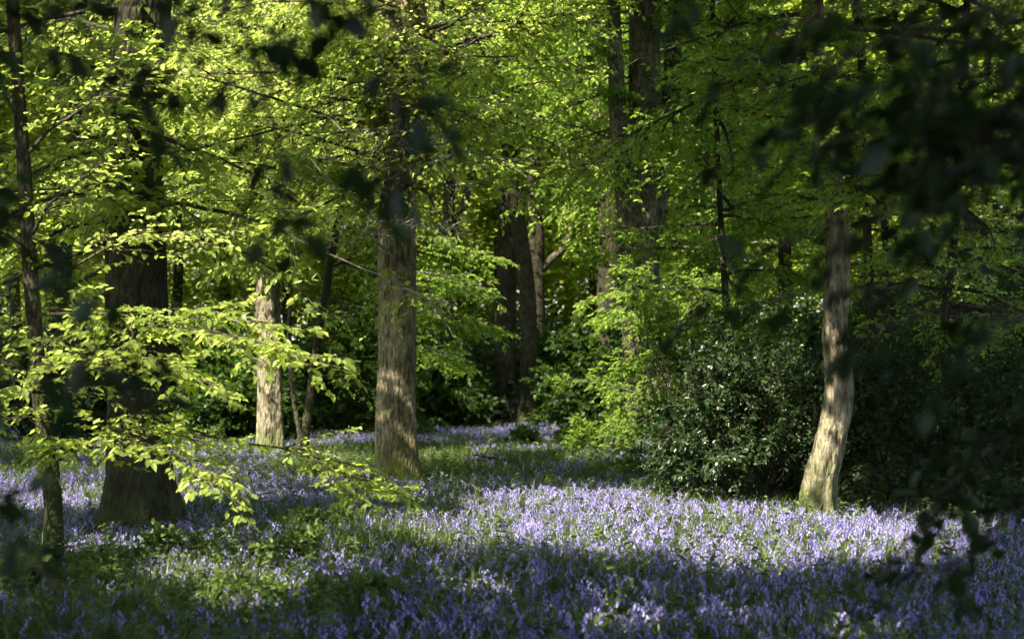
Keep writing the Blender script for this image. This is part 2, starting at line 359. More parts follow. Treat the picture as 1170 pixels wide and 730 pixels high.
for q in [(220, 100, 18, 2.6), (330, 250, 20, 2.8), (420, 150, 22, 3.0), (200, 300, 16, 1.9), (100, 330, 15, 1.8), (450, 280, 22, 2.2), (550, 150, 24, 2.8), (320, 60, 20, 2.4), (450, 40, 22, 2.6),
          (280, 400, 13, 1.3), (180, 400, 13, 1.2), (60, 400, 14, 1.1), (650, 280, 42, 5), (600, 100, 30, 3.5), (730, 345, 29, 1.4), (60, 230, 18, 2.2), (400, 200, 31, 4), (250, 250, 31, 4), (100, 200, 30, 4),
          (330, 60, 27, 3), (100, 60, 22, 2.4), (870, 60, 24, .6), (370, 330, 20, 1.7), (640, 200, 30, 2.4), (700, 60, 30, 2.2), (530, 340, 25, 1.1), (500, 80, 22, 2.6), (480, 200, 21, 2.2), (560, 230, 22, 2.0), (440, 60, 20, 3), (400, 20, 21, 3), (500, 20, 22, 3), (440, 100, 19, 2), (620, 60, 24, 2.4), (660, 320, 50, 5), (620, 250, 60, 6), (500, 250, 50, 4), (860, 250, 30, 1.5),
          (300, 530, 13, .6), (430, 560, 13, .6), (180, 510, 13, .5), 
          (775, 400, 24, 1.3), (1120, 250, 20, 1.5), (1130, 400, 19.5, 1.1), (1010, 320, 20, .8), (1040, 100, 21, 1), (860, 440, 19, 1.2), (900, 430, 18.5, .8), (820, 470, 19, .5), (735, 460, 33, .9)]:
    gap(*q, .97, True)
for q in [(160, 50, 16, .6), (962, 430, 17, .26), (950, 550, 17, .18), (285, 680, 10.5, .35), (330, 650, 11, .3), (60, 560, 19, .8), (308, 390, 31, .6), (312, 490, 31, .9),
          (850, 440, 18.4, 1.1), (452, 540, 22.3, .6), (450, 480, 22.3, .45), (442, 420, 22.3, .2)]:
    gap(*q)

# ------------------------------------------------------------------ the ground
xs = np.concatenate([np.linspace(-140, -16, 40), np.linspace(-15, 15, 121), np.linspace(16, 140, 40)])
ys = np.concatenate([np.linspace(-60, 1, 25), np.linspace(1.5, 55, 180), np.linspace(57, 200, 50)])
X, Y = np.meshgrid(xs, ys); Z = gz(X, Y)
v = np.stack([X, Y, Z], -1).reshape(-1, 3); nx = len(xs)
i = np.arange(len(ys) - 1)[:, None]; j = np.arange(nx - 1)[None]
f = np.stack([i * nx + j, i * nx + j + 1, (i + 1) * nx + j + 1, (i + 1) * nx + j], -1).reshape(-1, 4)
g = build('ground', [(v, f, M['soil'], None)]); g['kind'] = 'structure'

TREES = []     # plants that also carry the unseen canopy placed overhead for its shade
def tree(pxs, D, dia, top=14, bark='bark_oak', leaf='lime', size=.065, simple=False, k=20, flare=.4, rough=.05, dtop=.6, lean=None, twig='twig', jit=.35):
    """pxs: photo pixels (x, y) the trunk passes through, lowest first; dia in metres"""
    b = ground_at(pxs[0][0], D); pts = [b]
    for (px, py) in pxs[1:]: pts.append(P(px, py, D))
    d = nrm(pts[-1] - pts[-2]); 
    if pts[-1][2] < top: pts.append(pts[-1] + d / max(d[2], .3) * (top - pts[-1][2]) * np.array([.6, .6, 1]))
    h = np.array([p[2] for p in pts]); rad = dia / 2 * (1 - (1 - dtop) * np.clip(h / top, 0, 1))
    t = Plant(b, leaf, size, simple, twig, jit=jit); t.Q, *_ = t.trunk(pts, rad, k, flare, bark, rough)
    t.top = top; t.D = D; return t

# big ridged tree at the left
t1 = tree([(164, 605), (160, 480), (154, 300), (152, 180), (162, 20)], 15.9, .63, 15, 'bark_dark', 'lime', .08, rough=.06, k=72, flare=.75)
t1.radial(*t1.base[:2], 3.0, 5.6, 28, (1.8, 3.8), (-35, 60), tr=t1.Q, n1=15, n2=6, lf=5)
t1.radial(*t1.base[:2], 2.4, 5.5, 13, (1.8, 3.6), (115, 215), tr=t1.Q, n1=15, n2=6, lf=5)
t1.radial(*t1.base[:2], 3.7, 5.6, 6, (1.2, 2.0), (-150, -30), tr=t1.Q, open_=False, n1=15, n2=6, lf=6)
# pale trunk behind to the right
t2 = tree([(311, 522), (309, 420), (306, 330), (308, 200), (312, 0)], 31, .50, 17, 'bark_pale', 'lime', .09, rough=.06, k=48)
t2.radial(*t2.base[:2], 4.2, 9.2, 36, (2.4, 5.2), tr=t2.Q, n1=18, n2=7, lf=6)
t2.radial(*t2.base[:2], 4.4, 8.6, 16, (1.6, 3), (-140, -40), tr=t2.Q, open_=False, n1=18, n2=7, lf=6)
# the sunlit middle tree
t3 = tree([(456, 560), (453, 480), (454, 400), (455, 250), (462, 120), (470, 0)], 22.3, .56, 15, 'bark_oak', 'lime', .082, rough=.05, flare=.5, k=72)
t3.radial(*t3.base[:2], 4.0, 7.2, 26, (2.0, 4.6), (120, 250), tr=t3.Q, n1=14, n2=6, lf=5)
t3.radial(*t3.base[:2], 3.9, 7.4, 25, (1.2, 2.4), (-150, -30), tr=t3.Q, open_=False, n1=15, n2=6, lf=5)
t3.radial(*t3.base[:2], 4.6, 7.2, 18, (1.6, 3.6), (-90, 60), tr=t3.Q, n1=14, n2=6, lf=5)
t3.radial(*t3.base[:2], 3.9, 5.2, 4, (1.6, 2.8), (-80, 20), tr=t3.Q, n1=12, n2=6, lf=5, leaves=.6, pale=True)
# the pale sinuous tree at the right
t4 = tree([(934, 600), (939, 550), (950, 505), (959, 455), (959, 425), (954, 385), (956, 330), (956, 280), (948, 220), (941, 150), (934, 90), (928, 0)], 16.8, .29, 13, 'bark_pale', 'beech', .07, rough=.11, k=64, flare=.6, dtop=.5)
t4.radial(*t4.base[:2], 3.5, 5.6, 16, (1.6, 3.2), tr=t4.Q, n1=15, n2=7, lf=6)
t4.radial(*t4.base[:2], 3.6, 5.8, 7, (.8, 1.6), (-160, -20), tr=t4.Q, open_=False, n1=13, n2=6, lf=5)
# stout forked tree right of centre
t5 = tree([(738, 505), (735, 420), (733, 300), (737, 180), (735, 0)], 36, .9, 19, 'bark_mid', 'beech', .10, rough=.07, k=48)
t5.trunk([P(735, 300, 36), P(752, 220, 36), P(765, 120, 36.5), P(775, -40, 37)], [.3, .26, .22, .16], 12, 0, 'bark_mid')
t5.trunk([P(732, 320, 36), P(716, 230, 36), P(708, 150, 35.5), P(700, 0, 35)], [.3, .24, .2, .14], 12, 0, 'bark_mid')
t5.radial(*t5.base[:2], 4.6, 12, 22, (2.2, 4), (-25, 80), tr=t5.Q, n1=17, n2=7, lf=6)
t5.radial(*t5.base[:2], 5.5, 11, 9, (1.2, 2.6), (-150, -30), tr=t5.Q, n1=14, n2=6, lf=5)
t5.radial(*t5.base[:2], 6.8, 12, 22, (2.5, 5), (80, 205), tr=t5.Q, n1=17, n2=7, lf=6)
t5.radial(*t5.base[:2], 3.0, 3.6, 3, (2.2, 3.0), (-130, -50), tr=t5.Q, n1=13, n2=6, lf=6)
# darker trunks in the middle distance
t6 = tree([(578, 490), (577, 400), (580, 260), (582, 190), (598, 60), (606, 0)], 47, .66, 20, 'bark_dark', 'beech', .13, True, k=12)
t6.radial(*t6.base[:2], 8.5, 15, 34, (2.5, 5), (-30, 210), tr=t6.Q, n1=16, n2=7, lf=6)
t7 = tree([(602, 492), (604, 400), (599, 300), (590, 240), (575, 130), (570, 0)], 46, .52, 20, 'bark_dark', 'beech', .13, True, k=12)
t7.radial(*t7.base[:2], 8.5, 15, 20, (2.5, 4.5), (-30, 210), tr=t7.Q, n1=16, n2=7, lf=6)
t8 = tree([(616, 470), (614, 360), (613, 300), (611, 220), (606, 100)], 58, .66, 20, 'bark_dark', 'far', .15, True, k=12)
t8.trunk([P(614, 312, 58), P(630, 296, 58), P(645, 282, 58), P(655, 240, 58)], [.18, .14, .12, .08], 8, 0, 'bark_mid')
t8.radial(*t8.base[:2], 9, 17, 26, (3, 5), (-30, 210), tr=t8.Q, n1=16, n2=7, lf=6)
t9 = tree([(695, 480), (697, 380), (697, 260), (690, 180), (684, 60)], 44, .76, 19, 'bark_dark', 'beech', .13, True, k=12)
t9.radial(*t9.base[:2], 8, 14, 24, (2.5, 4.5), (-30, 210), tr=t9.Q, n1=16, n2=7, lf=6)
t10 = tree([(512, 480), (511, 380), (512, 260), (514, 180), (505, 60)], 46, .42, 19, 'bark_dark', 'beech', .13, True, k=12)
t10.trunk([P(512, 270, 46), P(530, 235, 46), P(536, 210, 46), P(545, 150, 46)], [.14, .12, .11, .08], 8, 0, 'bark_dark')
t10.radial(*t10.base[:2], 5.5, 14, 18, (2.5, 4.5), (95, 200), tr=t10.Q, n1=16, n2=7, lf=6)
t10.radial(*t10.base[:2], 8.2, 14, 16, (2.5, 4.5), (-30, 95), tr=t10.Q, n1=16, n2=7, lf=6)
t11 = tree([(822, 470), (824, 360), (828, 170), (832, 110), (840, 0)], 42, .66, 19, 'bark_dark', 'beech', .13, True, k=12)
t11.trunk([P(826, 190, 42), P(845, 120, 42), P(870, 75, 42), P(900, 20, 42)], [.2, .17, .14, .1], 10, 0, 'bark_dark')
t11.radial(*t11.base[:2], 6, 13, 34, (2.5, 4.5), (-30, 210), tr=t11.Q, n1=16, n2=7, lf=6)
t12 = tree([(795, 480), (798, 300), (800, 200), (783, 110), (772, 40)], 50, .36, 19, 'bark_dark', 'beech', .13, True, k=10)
t12.trunk([P(799, 230, 50), P(812, 150, 50), P(806, 60, 50)], [.13, .12, .1], 8, 0, 'bark_dark')
t12.radial(*t12.base[:2], 6, 14, 24, (2.5, 4.5), (-30, 210), tr=t12.Q, n1=16, n2=7, lf=6)
# young leaning tree between the pale and the middle trunks
t13 = tree([(345, 522), (356, 440), (366, 370), (378, 300), (392, 220)], 30, .17, 9, 'bark_dark', 'beech', .07, k=10, flare=.2)
t13.trunk([P(347, 520, 30), P(335, 450, 30.2), P(330, 380, 30.4), P(336, 300, 30.5)], [.05, .045, .035, .02], 6, .1, 'bark_mid')
t13.radial(*t13.base[:2], 3.0, 6.5, 14, (1.2, 2.4), tr=t13.Q, n1=11, n2=5, lf=6)
t13.radial(*t13.base[:2], 1.6, 3.0, 5, (1.0, 1.8), (-30, 30), tr=t13.Q, n1=11, n2=5, lf=5)
# slim dark sapling at the far left
t14 = tree([(66, 612), (58, 540), (45, 450), (36, 330), (28, 200), (20, 90), (14, 0)], 13.2, .15, 7.5, 'bark_dark', 'lime', .066, k=12, flare=.25, dtop=.5, twig='twig')
for px0, py0, pts_ in [(42, 400, [(150, 372, 12.6), (260, 378, 12.3), (370, 405, 12.0)]),
                       (38, 360, [(120, 350, 13), (210, 352, 12.8), (300, 372, 12.8)]),
                       (43, 420, [(90, 408, 12.4), (170, 420, 12.0), (240, 440, 11.8)]),
                       (46, 460, [(30, 430, 12.2), (-10, 420, 11.8), (-50, 425, 11.4)]),
                       (56, 520, [(140, 478, 12.6), (250, 490, 12.6), (350, 515, 12.6), (445, 560, 12.4)]),
                       (58, 530, [(120, 500, 12.2), (190, 520, 12.0), (240, 560, 11.8)]),
                       (50, 480, [(20, 470, 12.6), (-20, 480, 12.3)]),
                       (36, 330, [(80, 300, 13), (150, 270, 12.8), (230, 270, 12.6)]),
                       (33, 285, [(-5, 262, 13), (-60, 250, 13)]),
                       (33, 275, [(62, 235, 13), (96, 200, 13), (130, 160, 12.6)]),
                       (28, 190, [(55, 140, 13), (110, 100, 13), (190, 70, 12.6)]),
                       (24, 140, [(0, 100, 13), (-40, 60, 13)])]:
    poly = [P(px0, py0, 13.2)] + [P(*q) for q in pts_]
    Ln = np.linalg.norm(poly[-1] - poly[0]); lo = py0 > 330
    t14.limb(poly, .018, n1=int(10 + Ln * 7), l1=.85 if lo else .8, n2=6, lf=6, size=.066, leaves=.9 if lo else .35, droop=.08, flat=.16, nj=.3, t0=.15)

# dead, nearly leafless boughs in the middle of the picture belong to the middle tree
for q, lv in [([(478, 200, 22.2), (500, 165, 20), (550, 128, 19), (640, 92, 18.4)], .6), ([(470, 205, 22.2), (530, 172, 20.4), (600, 178, 19.5), (690, 190, 19)], .6),
          ([(475, 175, 22.2), (440, 148, 20.5), (400, 146, 19.6), (340, 146, 19)], .6), ([(480, 215, 22.2), (540, 205, 20.6), (600, 225, 20)], .7),
          ([(450, 300, 22.1), (410, 272, 20), (385, 262, 19.5), (330, 275, 19)], .5), ([(470, 250, 22), (500, 262, 20.5), (520, 255, 20)], .8), ([(452, 290, 22), (420, 250, 20), (380, 210, 19.4), (330, 190, 19)], .4),
          ([(455, 330, 22), (480, 335, 21), (500, 345, 20.6)], .9)]:
    t3.limb([P(*a) for a in q], .022, open_=False, n1=15, l1=.9, n2=5, lf=5, size=.08, leaves=lv, droop=.05, pale=True, flat=.45, nj=.5)
# leafy sprays hanging in front of the three lit trunks
for t_, x0_, ys_, D0, D1, sp_, nn_ in [(t3, 456, (20, 190), 22.2, 20.6, 62, 15), (t2, 308, (120, 290), 30.8, 28.6, 45, 11), (t1, 155, (40, 260), 15.8, 14.3, 60, 6)]:
    for k in range(nn_):
        y0 = ys_[0] + (ys_[1] - ys_[0]) * (k + rng.random()) / nn_; x1 = x0_ + rng.uniform(-sp_, sp_)
        t_.limb([P(x0_, y0, D0), P((x0_ + x1) / 2, y0 - 8, (D0 + D1) / 2), P(x1, y0 + rng.uniform(5, 45), D1 + rng.uniform(-.3, .3))], .016, n1=13, l1=.8 if D0 < 25 else 1.1, n2=6, lf=5, open_=False)
# flat beech layers to the right of the middle trunk
u1 = tree([(458, 520), (458, 440), (460, 370), (466, 300)], 26.5, .12, 5.6, 'bark_mid', 'beech', .07, k=8, flare=.2)
for z, n in [(1.9, 3), (2.5, 4), (3.1, 4), (3.7, 4)]:
    u1.radial(*u1.base[:2], z, z + .3, n, (1.0, 1.8), (-60, 50), tr=u1.Q, n1=15, n2=6, lf=6, rise=(-.02, .12), flat=.16, nj=.4)
# understorey beside the forked tree, reaching from the ground to eye level and above
u2 = tree([(772, 520), (776, 440), (782, 390), (786, 370)], 29, .12, 3.2, 'bark_mid', 'beech', .07, k=8, flare=.2)
u2.radial(*u2.base[:2], .5, 3.0, 26, (1.1, 2.2), tr=u2.Q, n1=12, n2=6, lf=6)
t5.limb([P(735, 345, 35.6), P(718, 335, 34), P(695, 335, 33), P(670, 345, 32)], .03, 14, .8, 6, 6, flat=.14, nj=.4)
t5.limb([P(740, 340, 35.6), P(770, 330, 34), P(800, 335, 33), P(830, 350, 32)], .03, 14, .8, 6, 6, flat=.14, nj=.4)
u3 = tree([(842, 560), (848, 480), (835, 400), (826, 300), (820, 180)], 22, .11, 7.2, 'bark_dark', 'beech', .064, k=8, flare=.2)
u3.radial(*u3.base[:2], 1.9, 6.6, 28, (1.0, 1.7), tr=u3.Q, n1=12, n2=6, lf=6)
u4 = tree([(1090, 600), (1086, 480), (1080, 380), (1092, 250), (1100, 120)], 19.5, .13, 8, 'bark_dark', 'lime', .064, k=8, flare=.2)
u4.radial(*u4.base[:2], 1.7, 7.4, 56, (1.3, 2.6), tr=u4.Q, n1=12, n2=6, lf=6)
u5 = tree([(1040, 585), (1035, 450), (1020, 350), (1010, 200), (1020, 60)], 24, .14, 9.5, 'bark_dark', 'beech', .07, k=8, flare=.2)
u5.radial(*u5.base[:2], 2.5, 9, 56, (1.5, 3), tr=u5.Q, n1=12, n2=6, lf=6)
# thin dark pole of a tree hanging down the sky line at the upper right
u6 = tree([(1000, 600), (997, 500), (992, 300), (986, 150), (984, 60), (978, 0)], 20, .12, 9, 'bark_dark', 'beech', .06, k=10, flare=.2, dtop=.9)
u6.radial(*u6.base[:2], 3.2, 7.4, 12, (1, 2), tr=u6.Q, n1=10, n2=5, lf=6)

# ------------------------------------------------------------------ near trees just outside the frame; their low boughs hang in front of the view
def near_bough(pl, pts_, n1=10, l1=.3, leaves=.6, size=.058, r0=.009, **kw):
    pl.limb([P(*q) for q in pts_], r0, n1=n1, l1=l1, n2=3, lf=4, size=size, leaves=leaves, flat=.35, nj=.6, droop=.25, **kw)
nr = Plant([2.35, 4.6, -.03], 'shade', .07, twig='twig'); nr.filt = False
nr.trunk([[2.35, 4.6, -.03], [2.32, 4.55, 1.5], [2.4, 4.5, 3.2], [2.6, 4.2, 8]], [.16, .14, .12, .08], 14, .3, 'bark_dark')
B0 = [([(1560, 250, 4.5), (1330, 60, 4.3), (1100, 0, 4.0), (960, 20, 3.9), (850, 60, 3.8)], 13, .36, .55),
      ([(1560, 350, 4.5), (1330, 180, 4.2), (1150, 110, 3.9), (1010, 120, 3.8), (885, 165, 3.7)], 15, .36, .6),
      ([(1560, 420, 4.5), (1330, 300, 4.1), (1150, 220, 3.8), (1020, 240, 3.7), (880, 290, 3.6)], 14, .34, .55),
      ([(1560, 480, 4.5), (1330, 380, 4.1), (1180, 340, 3.8), (1080, 340, 3.6), (990, 370, 3.5)], 14, .30, .6),
      ([(1500, 520, 4.6), (1330, 490, 4.5), (1200, 480, 4.4), (1120, 520, 4.4), (1060, 590, 4.4), (1000, 660, 4.4)], 20, .24, .7),
      ([(1500, 560, 4.6), (1330, 540, 4.5), (1230, 560, 4.4), (1170, 600, 4.4), (1090, 660, 4.4)], 18, .24, .7),
      ([(1560, 300, 4.5), (1300, 20, 4.1), (1120, -60, 3.8), (980, -90, 3.7), (860, -60, 3.6), (800, 10, 3.6)], 13, .3, .5),
      ([(1560, 200, 4.5), (1380, 100, 4.0), (1230, 60, 3.4), (1140, 60, 3.2), (1060, 80, 3.1)], 16, .34, .75),
      ([(1560, 400, 4.5), (1400, 260, 3.8), (1250, 160, 3.3), (1150, 170, 3.1), (1070, 210, 3.0)], 14, .30, .6),
      ([(1560, 500, 4.5), (1400, 400, 3.8), (1260, 330, 3.3), (1180, 360, 3.1), (1110, 420, 3.0)], 7, .22, .3),
      ([(1560, 560, 4.5), (1400, 480, 3.8), (1290, 460, 3.3), (1200, 520, 3.1), (1160, 600, 3.0)], 8, .2, .4)]
for k in range(10):
    y0 = rng.choice([rng.uniform(-60, 200), rng.uniform(-60, 200), rng.uniform(180, 330)]); D = rng.uniform(2.9, 4.0); x1 = 1010 + rng.uniform(-60, 110) + max(0, y0 - 250) * .25
    B0.append(([(1560, y0 + 160, 4.5), (1400, y0 + 30, 4.2), (1250, y0 - 20, D), (1130, y0, D), (x1, y0 + rng.uniform(20, 90), D)], 16, .34, .8))
for pts_, n1, l1, lv in B0: near_bough(nr, pts_, n1, l1, lv)
# small stray twig with a few leaves over the middle right
near_bough(nr, [(1330, 330, 4.1), (1100, 300, 3.9), (950, 330, 3.8), (850, 350, 3.7), (780, 375, 3.7)], 10, .13, .35, r0=.005)
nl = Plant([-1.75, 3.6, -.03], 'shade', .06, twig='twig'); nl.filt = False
nl.trunk([[-1.75, 3.6, -.03], [-1.7, 3.55, 1.4], [-1.78, 3.5, 3], [-1.9, 3.1, 8]], [.15, .13, .11, .07], 14, .3, 'bark_dark')
B1 = [([(-300, 0, 3.5), (-100, -120, 3.2), (100, -130, 3.0), (250, -70, 2.9), (345, 50, 2.9)], 12, .13, .5),
      ([(-300, 60, 3.5), (-120, -60, 3.1), (40, -90, 2.9), (200, -90, 2.9), (360, -60, 2.8), (430, 20, 2.8), (480, 90, 2.8)], 13, .10, .32),
      ([(-300, 120, 3.5), (-100, 20, 3.1), (0, 0, 3.0), (100, 30, 2.9), (160, 90, 2.9), (215, 165, 2.8)], 12, .14, .45),
      ([(-300, 100, 3.5), (-100, -20, 3.0), (20, -20, 2.8), (120, 10, 2.7), (200, 20, 2.7)], 12, .15, .6),
      ([(100, -130, 3.0), (220, -60, 3.0), (290, 60, 3.0), (322, 190, 3.0), (330, 230, 3.0)], 8, .09, .3),
      ([(300, -80, 2.9), (400, 0, 2.95), (438, 100, 2.95), (445, 215, 2.95)], 7, .09, .3),
      ([(-300, 420, 3.5), (-120, 380, 3.1), (20, 400, 2.6), (100, 430, 2.4), (160, 460, 2.35)], 9, .13, .5),
      ([(-300, 600, 3.5), (-120, 580, 3.1), (-20, 620, 2.7), (60, 690, 2.6)], 9, .16, .6),
      ([(-300, 250, 3.5), (-150, 200, 3.1), (-50, 210, 3.0), (50, 260, 2.9)], 9, .16, .4)]
for pts_, n1, l1, lv in B1: near_bough(nl, pts_, n1 + 2, l1, min(lv + .05, .7))

# ------------------------------------------------------------------ shrubs
def shrub(px, D, h, rx, ry, n, leaf, size, name, label, group=None, simple=False, twig='twig', jit=.8, l1=.55, leaves=.9, stalks=5, cat='shrub', zlo=.05, flat=.5, n1=10, x0=None):
    b = ground_at(px, D); 
    if x0 is not None: b = np.array([x0, D, float(gz(x0, D)) - .03])
    s = Plant(b, leaf, size, simple, twig, jit=jit)
    for i in range(stalks):
        a = rng.uniform(0, 6.28); e = b + np.array([math.cos(a) * rx * .5, math.sin(a) * ry * .5, h * rng.uniform(.5, .85)])
        s.trunk([b + np.array([math.cos(a) * .08, math.sin(a) * .08, 0]), (b + e) / 2 + rng.normal(0, .06, 3), e], [.025 + h * .006, .02 + h * .004, .01], 7, .2, 'bark_dark')
    for i in range(n):
        a = rng.uniform(0, 6.28); q = rng.uniform(zlo, 1); rr = math.sqrt(max(1 - (q * .95) ** 2, 0.05)) * rng.uniform(.75, 1.08)
        e = b + np.array([math.cos(a) * rx * rr, math.sin(a) * ry * rr, h * q * rng.uniform(.9, 1.08)])
        c = b + (e - b) * .25 + np.array([0, 0, h * .15 * q])
        out = nrm(e - c); up = nrm(np.array([out[0] * .5, out[1] * .5, 1.]))
        s.limb([c, (c + e) / 2 + rng.normal(0, .05 * h, 3) * .4 + np.array([0, 0, .06 * h]), e], .012, n1, l1 * min(1.2, h * .5), 5, 6, up=up, flat=flat, size=size, leaves=leaves, t0=.3)
    return s.finish(name, label, cat, group, crown='foliage', stem='stem')

print('trees ready')
shrub(858, 18.9, 2.3, 1.45, .9, 80, 'holly', .05, 'holly_bush', 'glossy grey-green holly bush left of the pale twisted trunk, catching glints', n1=12, jit=1.0, l1=.42)
shrub(1030, 18.8, 2.2, 1.1, .9, 50, 'holly', .052, 'holly_bush', 'dark holly bush just right of the pale twisted trunk', n1=12, jit=1.0)
shrub(1150, 17.4, 2.0, 1.0, .9, 45, 'holly', .052, 'holly_bush', 'dark bush at the right edge behind the bluebells', n1=12, jit=1.0)
shrub(768, 24.5, 3.1, 1.35, 1.0, 66, 'beech', .06, 'hornbeam_shrub', 'soft green shrub spreading in front of the stout forked tree', n1=12, jit=.6)
shrub(812, 23.0, 1.5, 1.2, .8, 34, 'deep', .06, 'hornbeam_shrub', 'low dark green shrub between the soft green shrub and the holly bush', jit=.8)
shrub(628, 33.5, .55, 1.3, .7, 26, 'deep', .07, 'bramble_mound', 'low dark bramble mound in the far bluebells', 'shrubs', cat='bramble', jit=.9, stalks=3, l1=.9)
shrub(690, 30.5, .9, .8, .6, 18, 'beech', .065, 'bramble_mound', 'light green bramble mound at the edge of the far bluebells', cat='bramble', jit=.7, stalks=3, l1=.9)
for px, py, h, rx, wh in [(330, 655, .42, .5, 'sunflecked leafy bramble low in the bluebells, left of centre'), (400, 695, .38, .45, 'leafy bramble nearest the bottom edge, left of centre'),
                          (205, 645, .45, .5, 'leafy bramble in front of the big dark trunk'), (70, 690, .45, .5, 'dark leafy bramble in the bottom left corner'), (270, 700, .34, .4, 'small leafy bramble between two larger ones at the bottom left'),
                          (120, 660, .4, .45, 'leafy bramble in front of the left sapling'), (460, 610, .3, .4, 'leafy bramble just in front of the middle trunk'), (370, 620, .35, .45, 'leafy bramble under the tip of the low bright bough')]:
    shrub(px, 2880 / (py - 430), h * .72, rx, rx, 11, 'herb', .06, 'bramble', wh, 'low brambles among the bluebells', cat='bramble', jit=.6, stalks=3, l1=.9, n1=8)
for i, (px, D, h, rx) in enumerate([(215, 39, 3.2, 2.2), (270, 36, 2.3, 1.6), (130, 38, 3.0, 2.2), (40, 37, 3.2, 2.4), (400, 40, 3.4, 2.2), (470, 45, 3.0, 2.4), (540, 48, 3.0, 2.6), (640, 49.5, 3.2, 2.4),
                                    (690, 44, 3.4, 2.0), (600, 53, 3.6, 3), (760, 42, 3.8, 2.2), (850, 36, 3.6, 2.2), (930, 31, 3.2, 2.0), (1010, 30, 3.6, 2.2), (1100, 27, 3.4, 2.0), (1180, 25, 3.2, 2.0), (350, 46, 3.4, 2.6), (510, 55, 4.2, 3)]):
    where = ['behind the big left trunk', 'between the big left trunk and the pale trunk', 'left of the big left trunk', 'at the far left behind the sapling', 'between the pale trunk and the middle trunk',
             'just right of the middle trunk, far behind', 'left of the pair of dark trunks', 'just right of the pair of dark trunks', 'left foot of the stout forked tree', 'behind the pair of dark trunks, taller',
             'behind the soft green shrub', 'behind the glossy holly bush', 'behind the pale twisted trunk', 'right of the pale twisted trunk, far behind', 'far behind the right-hand sapling', 'at the right edge, far behind',
             'behind the leaning young tree', 'tallest one between the middle trunk and the dark trunks'][i]
    shrub(px, D, h, rx, rx * .7, 60, 'deep' if i % 3 else 'holly', .125, 'understorey_shrub', 'dark evergreen understorey shrub ' + where, 'dark shrubs along the back of the glade', simple=True, l1=.6, n1=9)

# ------------------------------------------------------------------ unseen canopy overhead, hung on the trees above and shaped to place sun and shade
own = [t1, t2, t3, t4, t5, t14, nr, nl, t11, t7]
oxy = np.array([t.base[:2] for t in own])
NP = 7000
cx = rng.uniform(-19, 9, NP); cy_ = rng.uniform(-9, 46, NP)
cx = np.where(cy_ > 33, cx - 6, cx)
low = np.maximum(6.2, .245 * np.clip(cy_, 0, None) + 3.2); cz = low + rng.uniform(0, 5.5, NP)
cp = np.stack([cx, cy_, cz], 1)
cp = cp[sunlit_keep(cp, .3, True)]
cp = cp[~((cp[:, 1] < 9.5) & (cp[:, 0] > -9) & (rng.random(len(cp)) < .2))]
sh = []  # unseen leaf clumps added up-sun of each SHADE spot to darken it
for px, py, D, rr_ in SHADE:
    c = P(px, py, D); zl = max(7.0, .245 * D * .78 + 3.2)
    for _ in range(15):
        t_ = (zl + rng.uniform(0, 3.5) - c[2]) / S[2]; q_ = c + S * t_ + rng.normal(0, rr_ * .5, 3)
        if q_[2] > .245 * max(q_[1], 0) + 2.6: sh.append(q_)
NS = len(sh); cp = np.concatenate([cp, np.array(sh)]); forced = np.arange(len(cp)) >= len(cp) - NS
ow = np.argmin(((cp[:, None, :2] - oxy[None]) ** 2).sum(-1) + 0, 1)
for k_, t in enumerate(own):
    q = cp[ow == k_]
    if not len(q): continue
    nlv = 120
    off = rng.normal(0, 1, (len(q), nlv, 3)) * np.array([.62, .62, .22])
    pp = (q[:, None] + off).reshape(-1, 3); n_ = len(pp)
    a = rng.uniform(0, 6.28, n_)
    kk = sunlit_keep(pp, 0, True) | np.repeat(forced[ow == k_], nlv)
    dd = np.stack([np.cos(a), np.sin(a), rng.uniform(-.3, .1, n_)], 1); nn = np.array([0, 0, 1.]) + rng.normal(0, .35, (n_, 3))
    t.cano = (pp[kk], dd[kk], nn[kk], rng.uniform(.15, .26, kk.sum()))
    # boughs out to the clumps
    sel = q[rng.random(len(q)) < .35][:90]
    st = t.Q if hasattr(t, 'Q') else np.array([[t.base[0], t.base[1], 2.5], [t.base[0], t.base[1], 8]])
    tz = np.clip(sel[:, 2] - rng.uniform(1.5, 4, len(sel)), 2.4, st[-1, 2])
    s0 = np.stack([np.interp(tz, st[:, 2], st[:, 0]), np.interp(tz, st[:, 2], st[:, 1]), tz], 1)
    s0[:, 2] = np.maximum(s0[:, 2], .245 * np.clip(s0[:, 1], 0, None) + 2.3); s0[:, 0] = np.interp(s0[:, 2], st[:, 2], st[:, 0]); s0[:, 1] = np.interp(s0[:, 2], st[:, 2], st[:, 1])
    if t is t14: sel = sel[:0]; s0 = s0[:0]
    m_ = (s0 + sel) / 2 + np.array([0, 0, .8]); 
    u = np.linspace(0, 1, 7)[None, :, None]
    bz = (1 - u) ** 2 * s0[:, None] + 2 * u * (1 - u) * m_[:, None] + u ** 2 * sel[:, None]
    rr = np.linspace(1, .25, 7)[None] * np.full((len(sel), 1), .05)
    if len(sel): v_, f_ = tubes(bz, rr, 5); t.wood.append((v_, f_, t.twig, None))

